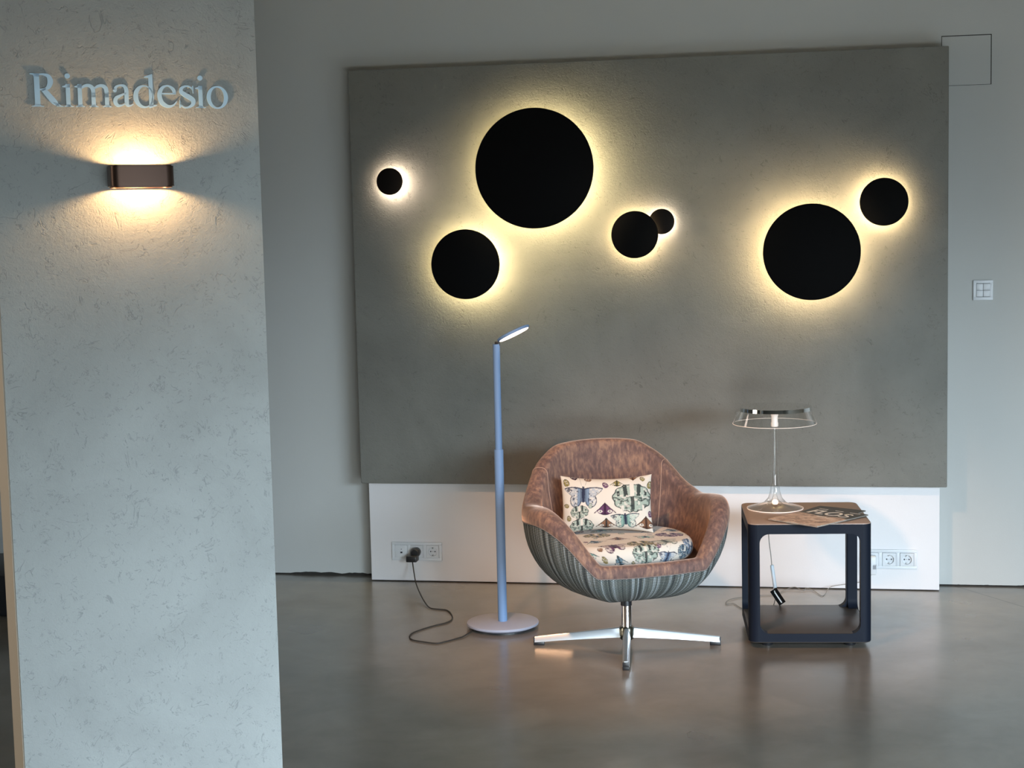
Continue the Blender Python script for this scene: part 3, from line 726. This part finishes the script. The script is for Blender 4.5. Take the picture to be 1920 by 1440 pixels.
def build_shell():
    ov, of, ouv = [], [], []; iv, if_ = [], []
    NP, NI = 16, 26
    arc = 0.0; prev = None
    for k in range(NA+1):
        d, Z, T, R, dv = rimdata(k % NA)
        if prev is not None: arc += (Vector((dv.x*R, dv.y*R))-prev).length
        prev = Vector((dv.x*R, dv.y*R))
        band_h = 0.037 if d < 40 else lerp(0.037, 0.054, smooth((d-40)/50))
        zs = Z-band_h-0.006        # seam between weave and velvet
        Hh = Z-ZB; sarc = 0; pp = None
        if k == 0: start = 0.0
        for j in range(NP+1):
            ph = PI/2*j/NP
            # superellipse outer profile
            ex = 0.80 if d > 40 else lerp(0.55, 0.80, smooth(d/40))
            tz = (zs-ZB)/(Hh)
            z = ZB+(zs-ZB)*(1-math.cos(ph)**1.25) if True else 0
            q = (Z-0.02-z)/(Z-0.02-ZB)
            nexp = 2.40
            rr = R*max(0.0, 1-q**nexp)**(1/nexp)
            if j == 0: rr = 0.02
            # small inward lean towards the back rim
            ov.append((dv.x*rr, dv.y*rr, z))
            P = Vector((rr, z)); 
            if pp is not None: sarc += (P-pp).length
            pp = P
            ouv.append((arc, sarc))
        qs = (Z-0.02-zs)/(Z-0.02-ZB); r_s = R*(1-qs**2.40)**(1/2.40)
        # velvet: from the seam, over the rim, down the inside, to the seat floor
        lip = 0.0035
        row = [(r_s-0.001, zs-0.002), (r_s+lip, zs+0.002)]
        row.append((R+lip*0.8, lerp(zs, Z, 0.45)))
        rad = min(T/2, 0.036)
        cxr, czr = R-T/2, Z-rad
        for j in range(0, 9):
            a2 = PI*j/8
            e = 0.82
            cx_ = math.cos(a2); sx_ = math.sin(a2)
            row.append((cxr+(T/2+0.002)*math.copysign(abs(cx_)**e, cx_), czr+rad*abs(sx_)**e))
        seatz = 0.325
        ri = R-T
        zi0 = czr
        if d < 42:
            seat_r = ri*0.93
        else: seat_r = lerp(ri*0.93, ri*0.80, smooth((d-42)/60))
        for j in range(1, 10):
            t = j/9
            row.append((lerp(ri-0.002, seat_r, t**1.6), lerp(zi0-0.005, seatz, t)))
        row.append((seat_r*0.94, seatz-0.008)); row.append((seat_r*0.5, seatz-0.01)); row.append((0.02, seatz-0.01))
        NI = len(row)-1
        if k < NA:
            for (rr, z) in row: iv.append((dv.x*rr, dv.y*rr, z))
    for k in range(NA):
        for j in range(NP):
            a = k*(NP+1)+j; b = (k+1)*(NP+1)+j
            of.append([a, b, b+1, a+1])
        for j in range(NI):
            a = k*(NI+1)+j; b = ((k+1) % NA)*(NI+1)+j
            if_.append([a, b, b+1, a+1])
    seams.extend([[iv[kk*(NI+1)+j] for j in range(3, 21)] for kk in (66, NA-66)])
    if_.append([k*(NI+1)+NI for k in range(NA)])
    of.append([k*(NP+1) for k in range(NA)][::-1])
    o = newobj('outer_shell', ov, of, M['weave'], ch, True, ouv)
    i = newobj('velvet_lining', iv, if_, M['velvet'], ch, True)
    sub = i.modifiers.new('sub', 'SUBSURF'); sub.levels = 1; sub.render_levels = 1
    return o, i
shell, lining = build_shell()
for sm_ in seams: tube('back_seam', [Vector(q)+Vector((-q[0], -q[1], 0)).normalized()*0.0 for q in sm_], 0.0014, mat('seam_thread', (0.42, 0.27, 0.20), 0.8), lining, n=6, sub=3)
# piping seam between weave and velvet, and the upright velvet seams on the back
seam = []
for k in range(NA+1):
    d, Z, T, R, dv = rimdata(k % NA)
    bh = 0.037 if d < 40 else lerp(0.037, 0.054, smooth((d-40)/50)); zs = Z-bh-0.006
    qs = (Z-0.02-zs)/(Z-0.02-ZB); r_s = R*(1-qs**2.40)**(1/2.40)
    seam.append((dv.x*(r_s+0.0005), dv.y*(r_s+0.0005), zs-0.0005))
tube('piping', seam, 0.0022, mat('piping_cord', (0.16, 0.13, 0.12), 0.7), shell, n=6, sub=0)
# base
col_ = lathe('column', [(0, 0.055), (0.0190, 0.055), (0.0190, 0.150), (0.0, 0.150)], M['chrome'], ch, n=40)
lathe('column_cap', [(0, 0.148), (0.0205, 0.148), (0.0205, 0.176), (0, 0.176)], M['blackplastic'], ch, n=40)
lathe('hub', [(0, 0.020), (0.020, 0.020), (0.026, 0.026), (0.029, 0.040), (0.029, 0.062), (0.024, 0.070), (0, 0.070)], M['darkchrome'], ch, n=40)
LA = math.radians(5.6)-CA
for i in range(4):
    a = LA+i*PI/2 ; R1 = 0.338
    bm = bmesh.new(); rows = []
    for t in (0.0, 0.15, 0.4, 0.7, 1.0):
        x = lerp(0.020, R1, t)
        zt = lerp(0.067, 0.0315, t); hb = lerp(0.036, 0.0195, t); w = lerp(0.024, 0.020, t)
        arch = 0.004*math.sin(PI*t)
        zb = zt-hb; rr = 0.006
        sec = [(-w*0.62, zb+arch*0.5), (w*0.62, zb+arch*0.5), (w*0.34, zt-0.003), (w*0.24, zt), (-w*0.24, zt), (-w*0.34, zt-0.003)]
        rows.append([bm.verts.new((x*math.cos(a)-s_*math.sin(a), x*math.sin(a)+s_*math.cos(a), z)) for s_, z in sec])
    for q in range(len(rows)-1):
        for s_ in range(6): bm.faces.new([rows[q][s_], rows[q][(s_+1) % 6], rows[q+1][(s_+1) % 6], rows[q+1][s_]])
    bm.faces.new(rows[0]); bm.faces.new(rows[-1][::-1])
    leg = fromfbm('leg', bm, M['brushed'], ch, auto=25)
    bm = bmesh.new(); bbox(bm, R1-0.036, R1+0.0035, -0.0115, 0.0115, 0.0, 0.0145, 0.002)
    bbox(bm, R1-0.001, R1+0.0035, -0.0115, 0.0115, 0.010, 0.028, 0.001)
    bmesh.ops.rotate(bm, verts=bm.verts, cent=(0, 0, 0), matrix=Matrix.Rotation(a, 3, 'Z'))
    fromfbm('rubber_foot', bm, M['blackplastic'], leg, auto=35)

# ---------------------------------------------------------------- butterfly print, computed per vertex
def srgb(r, g, b): return np.array([lin((r, g, b))[i] for i in range(3)])
CREAM = srgb(204, 196, 184)
def hashn(x, y, s):
    """smooth value noise stretched to 0..1"""
    x = x*s*1.15+50; y = y*s*1.15+50; xi, yi = np.floor(x), np.floor(y); fx, fy = x-xi, y-yi
    fx = fx*fx*(3-2*fx); fy = fy*fy*(3-2*fy)
    h = lambda a, b: np.mod(np.sin(a*12.9898+b*78.233)*43758.5453, 1.0)
    v = (h(xi, yi)*(1-fx)+h(xi+1, yi)*fx)*(1-fy)+(h(xi, yi+1)*(1-fx)+h(xi+1, yi+1)*fx)*fy
    return np.clip((v-0.5)*1.25+0.5, 0, 1)
def paintfly(col, X, Y, fly):
    """fly: kind, cx, cy, size (wing span, m), rotation, colours"""
    kind, cx, cy, sp, rot, c1, c2 = fly
    c, s = math.cos(rot), math.sin(rot); dx, dy = X-cx, Y-cy
    x = (dx*c+dy*s)/(sp/2); y = (-dx*s+dy*c)/(sp/2); ax = np.abs(x)
    def put(mask, colr, a=1.0):
        col[mask] = col[mask]*(1-a)+colr*a
    dark = c2
    if kind == 'open':        # spread butterfly: long fore wings, round hind wings
        top = 0.26+0.10*np.sin(np.clip(ax, 0, 1)*PI*0.9); low = 0.30-0.78*np.clip(1-ax, 0, 1)**0.62
        fore = (ax < 1.0) & (y < top) & (y > low)
        hind = ((ax-0.40)/0.30)**2+((y+0.36)/0.36)**2 < 1
        m = fore | hind
        base = c1[None, :]*(0.75+0.5*np.clip(ax, 0, 1))[..., None]
        col[m] = np.minimum(base[m], 1)
        col[m & (ax > 0.3)] = col[m & (ax > 0.3)]*0.55+CREAM*0.45; spots = (hashn(x, y, 11.0) > 0.60) & (ax > 0.34); put(m & spots, CREAM, 0.75)
        sp2 = (hashn(x+3.3, y+1.7, 12.0) > 0.80) & (ax > 0.25); put(m & sp2, dark, 0.8)
        e1 = fore & (y > top-0.07); put(e1, dark, 0.85)
        e1 = fore & ((y < low+0.05) | (ax > 0.95)) & (ax > 0.5); put(e1, dark, 0.5)
        e2 = hind & (((ax-0.40)/0.25)**2+((y+0.36)/0.31)**2 > 1) & ~fore; put(e2, dark, 0.75)
        put(m & (ax < 0.16), dark, 0.45)
        put((ax < 0.07*(1.2-np.abs(y))) & (y > -0.45) & (y < 0.38), dark, 0.95)
        ant = (np.abs(ax-0.10-0.22*(y-0.45)) < 0.012) & (y > 0.45) & (y < 1.0); put(ant, dark, 0.45)
    elif kind == 'moth':      # resting moth: triangular roof of wings with eye spots
        tri = (y < 0.62-0.95*ax**0.85) & (y > -0.42-0.10*np.cos(ax*PI*1.3)) & (ax < 0.98)
        put(tri, c1, 1.0)
        put(tri & (hashn(x, y, 8.0) > 0.7) & (y < 0.15), dark, 0.55)
        spot = (((ax-0.42)/0.20)**2+((y+0.18)/0.13)**2 < 1); put(tri & spot, CREAM, 0.9)
        spot2 = (((ax-0.72)/0.13)**2+((y+0.28)/0.09)**2 < 1); put(tri & spot2, CREAM, 0.85)
        put(tri & (((ax-0.40)/0.07)**2+((y+0.17)/0.06)**2 < 1), dark, 0.9)
        put(tri & (y < -0.36), dark, 0.8)
        put(tri & (y > 0.54-0.95*ax**0.85), dark, 0.8)
        put(tri & (ax < 0.10), dark, 0.85)
    elif kind == 'band':      # large banded butterfly
        r2 = (ax/1.0)**2+((y-0.05)/0.72)**2
        wav = 0.035*np.sin(np.arctan2(y, ax+1e-6)*13)
        w = (r2 < 1+wav*2) & (y < 0.22+0.9*(1-ax)+0.1) & ~((ax < 0.11) & (y > 0.12)) & ~((y < -0.34) & (ax > 0.48) & (ax < 0.60))
        put(w, c1, 1.0)
        put(w & (np.abs(ax-0.30-0.10*y) < 0.10) & (y > 0.12), dark, 0.92)
        put(w & (np.abs(ax-0.70) < 0.07) & (y > 0.15) & (y < 0.40), dark, 0.92)
        put(w & (np.abs(y+0.02-0.10*np.cos(ax*7)) < 0.035) & (ax > 0.2), dark, 0.75)
        put(w & (np.abs(y-0.12+0.22*ax) < 0.03), dark, 0.6)
        put(w & (hashn(x, y, 7.5) > 0.72) & (y < 0.05), dark, 0.7)
        put(w & (hashn(x+5, y+2, 8.5) > 0.74), CREAM, 0.7)
        put(w & (r2 > 0.88+wav*2), dark, 0.85)
        put((ax < 0.09) & (y < 0.10) & (y > -0.55), dark, 0.9)
    elif kind == 'leaf':      # single folded wing
        w = ((x/0.62)**2+((y+0.15*x)/1.0)**2 < 1) & (y > -0.75+0.4*ax)
        put(w, c1, 1.0); put(w & (hashn(x, y, 3.5) > 0.6), CREAM, 0.6)
        put(w & ((x/0.50)**2+((y+0.15*x)/0.86)**2 > 1), dark, 0.8); put(w & (np.abs(x) < 0.06), dark, 0.6)
BL = srgb(120, 138, 158); NV = srgb(38, 42, 62); PU = srgb(96, 62, 92); DP = srgb(48, 28, 46); GR = srgb(150, 162, 150); BK = srgb(34, 40, 42)
OL = srgb(130, 118, 70); BR = srgb(122, 88, 66); DB = srgb(54, 36, 30); TEAL = srgb(132, 166, 156); GB = srgb(96, 118, 128)
def printed(obj, uv, flies):
    """flat print coordinates uv (metres) per vertex -> colour attribute"""
    uv = np.array(uv); X, Yc = uv[:, 0], uv[:, 1]; col = np.tile(CREAM, (len(X), 1))
    for f in flies: paintfly(col, X, Yc, f)
    a = obj.data.color_attributes.new('print', 'FLOAT_COLOR', 'POINT')
    buf = np.ones((len(X), 4)); buf[:, :3] = col; a.data.foreach_set('color', buf.ravel())
m = mat('butterfly_cloth', (0.8, 0.76, 0.7), 0.85, spec=0.2, sheen=0.15); g = NT(m)
at_ = g.n('ShaderNodeAttribute', attribute_name='print'); g.l(at_.outputs['Color'], g.b.inputs['Base Color'])
g.l(g.bump(g.noise(g.coord('Object'), 420, 2), 0.15, 0.001, g.bump(g.noise(g.coord('Object'), 14, 3), 0.25, 0.01)), g.b.inputs['Normal'])
M['print_cloth'] = m
# throw pillow
def pillow(name, w, h, t, parent=None, nx=250, ny=160):
    vs, fs, uv = [], [], []
    for side in (1, -1):
        for j in range(ny+1):
            for i in range(nx+1):
                s, q = 2*i/nx-1, 2*j/ny-1
                # pinched edges, pointed corners
                x = s*w/2*(1-0.045*(1-q*q)*abs(s)**3*0.9); y = q*h/2*(1-0.15*(1-s*s)*abs(q)**3)
                e = max(0.0, (1-abs(s)**2.6)*(1-abs(q)**2.6))
                z = side*(t/2*e**0.55+0.0012)
                z += side*0.0022*math.sin(9*s+4*q)*e
                vs.append((x, -z, y)); uv.append((s*w/2, q*h/2) if side == 1 else (s*w/2+0.9, q*h/2))
    N = (nx+1)*(ny+1)
    for sd in (0, 1):
        for j in range(ny):
            for i in range(nx):
                a = sd*N+j*(nx+1)+i; f = [a, a+1, a+nx+2, a+nx+1]; fs.append(f if sd == 0 else f[::-1])
    def ix(i, j): return j*(nx+1)+i
    bd = [ix(i, 0) for i in range(nx)]+[ix(nx, j) for j in range(ny)]+[ix(i, ny) for i in range(nx, 0, -1)]+[ix(0, j) for j in range(ny, 0, -1)]
    for k in range(len(bd)): a, b = bd[k], bd[(k+1) % len(bd)]; fs.append([a, a+N, b+N, b])
    return newobj(name, vs, fs, M['print_cloth'], parent, True), uv
pw, puv = pillow('throw_pillow', 0.335, 0.215, 0.085)
tag(pw, 'rectangular cream pillow printed with butterflies leaning on the armchair back', 'pillow')
pw.location = (-0.705, 5.715, 0.513); pw.rotation_euler = (math.radians(-17), 0, math.radians(9))
K = 0.335/168.0
def pp(px, py): return ((px-1141)*K, (962-py)*K)
def F(kind, px, py, span, rot, c1, c2): x, y = pp(px, py); return (kind, x, y, span*K, math.radians(rot), c1, c2)
flies = [F('open', 1098, 944, 72, -2, BL, NV), F('band', 1188, 955, 74, 2, GR, BK), F('moth', 1137, 974, 42, 0, PU, DP), F('band', 1090, 979, 34, 4, GR, BK), F('open', 1174, 992, 54, 4, TEAL, NV),
         F('moth', 1139, 1002, 40, 0, BR, BK), F('moth', 1160, 924, 28, 0, OL, BK), F('leaf', 1139, 929, 16, 25, PU, DP), F('leaf', 1067, 923, 18, 12, OL, BK), F('band', 1094, 1007, 44, 0, GR, BK),
         F('moth', 1213, 1000, 44, 0, BR, DB), F('leaf', 1208, 917, 13, 40, OL, BK), F('leaf', 1108, 914, 16, 70, BR, DB), F('leaf', 1082, 910, 17, 60, DP, DB), F('leaf', 1070, 990, 13, 10, OL, BK),
         F('moth', 1190, 911, 28, 180, BR, DB), F('leaf', 1222, 930, 17, -20, OL, BK), F('leaf', 1110, 968, 12, -20, GR, BK), F('leaf', 1066, 966, 12, 60, OL, BK), F('leaf', 1222, 984, 14, 0, PU, NV)]
printed(pw, puv, flies)
# seat cushion
def cushion():
    n = 380; vs, fs, uv = [], [], []; nr = 170
    HT = 0.078
    def plan(a):
        ca, sa = math.cos(a), math.sin(a)          # a measured from +x, ccw; front is -y
        hx, hy = 0.236, 0.211; e = 2.8 if sa < 0 else 2.2
        return (abs(ca/hx)**e+abs(sa/hy)**e)**(-1/e)
    rows = []
    prof = []
    for j in range(nr+1):
        t = j/nr
        if t < 0.62: q = t/0.62; prof.append((q*0.90, HT/2*(1-0.10*q**3), q))
        else:
            b = (t-0.62)/0.38*PI; prof.append((0.90+0.10*math.sin(b), HT/2*0.90*math.cos(b), 1+(t-0.62)/0.38*0.45))
    for j, (rf, z, s) in enumerate(prof):
        row = []
        for i in range(n):
            a = 2*PI*i/n; R = plan(a); x, y = R*rf*math.cos(a), R*rf*math.sin(a)
            vs.append((x, y, z+HT/2)); row.append(len(vs)-1); uv.append((R*s*math.cos(a)*1.0, R*s*math.sin(a)))
        rows.append(row)
    for j in range(nr):
        for i in range(n): fs.append([rows[j][i], rows[j+1][i], rows[j+1][(i+1) % n], rows[j][(i+1) % n]])
    fs.append(rows[-1][::-1])
    return newobj('seat_cushion', vs, fs, M['print_cloth'], None, True), uv
sc_, suv = cushion()
sc_.location = (CX-math.sin(CA)*0.004, CY+math.cos(CA)*0.004, 0.331); sc_.rotation_euler = (0, 0, CA)
tag(sc_, 'cream seat cushion printed with butterflies lying in the armchair', 'cushion')
random.seed(11); fl2 = []
pal = [(GR, BK), (PU, DP), (BR, DB), (BL, NV), (OL, BK), (TEAL, NV), (GB, NV)]
kinds = ['band', 'moth', 'open', 'moth', 'band', 'open', 'leaf']
q = 0
for iy in range(6):
    for ix in range(6):
        c1, c2 = pal[(ix*3+iy*5) % 7]; k = kinds[(ix*2+iy*3) % 7]
        fl2.append((k, -0.28+ix*0.112+(iy % 2)*0.05+random.uniform(-.01, .01), -0.29+iy*0.105+random.uniform(-.01, .01), random.uniform(0.085, 0.125) if k != 'leaf' else 0.04, random.uniform(-0.25, 0.25), c1, c2)); q += 1
for i in range(26): fl2.append(('leaf', random.uniform(-.3, .3), random.uniform(-.3, .3), 0.028, random.uniform(-1, 1), pal[i % 7][0], pal[i % 7][1]))
fl2 = [f for f in fl2[:36] if f[2] > -0.20]+fl2[36:]
for k, x, y, sp, c in (('moth', -0.125, -0.262, 0.075, (GB, BK)), ('band', 0.0, -0.250, 0.115, (GR, BK)), ('open', 0.105, -0.262, 0.095, (BL, NV)), ('leaf', -0.062, -0.285, 0.03, (OL, BK)),
                       ('leaf', 0.155, -0.285, 0.03, (TEAL, NV)), ('band', 0.19, -0.232, 0.075, (GB, NV)), ('leaf', -0.185, -0.24, 0.035, (OL, BK)), ('moth', 0.055, -0.300, 0.05, (TEAL, BK)), ('leaf', -0.17, -0.285, 0.026, (TEAL, BK)), ('leaf', 0.06, -0.225, 0.03, (PU, DP))):
    fl2.append((k, x, y, sp, 0.05, c[0], c[1]))
printed(sc_, suv, fl2)
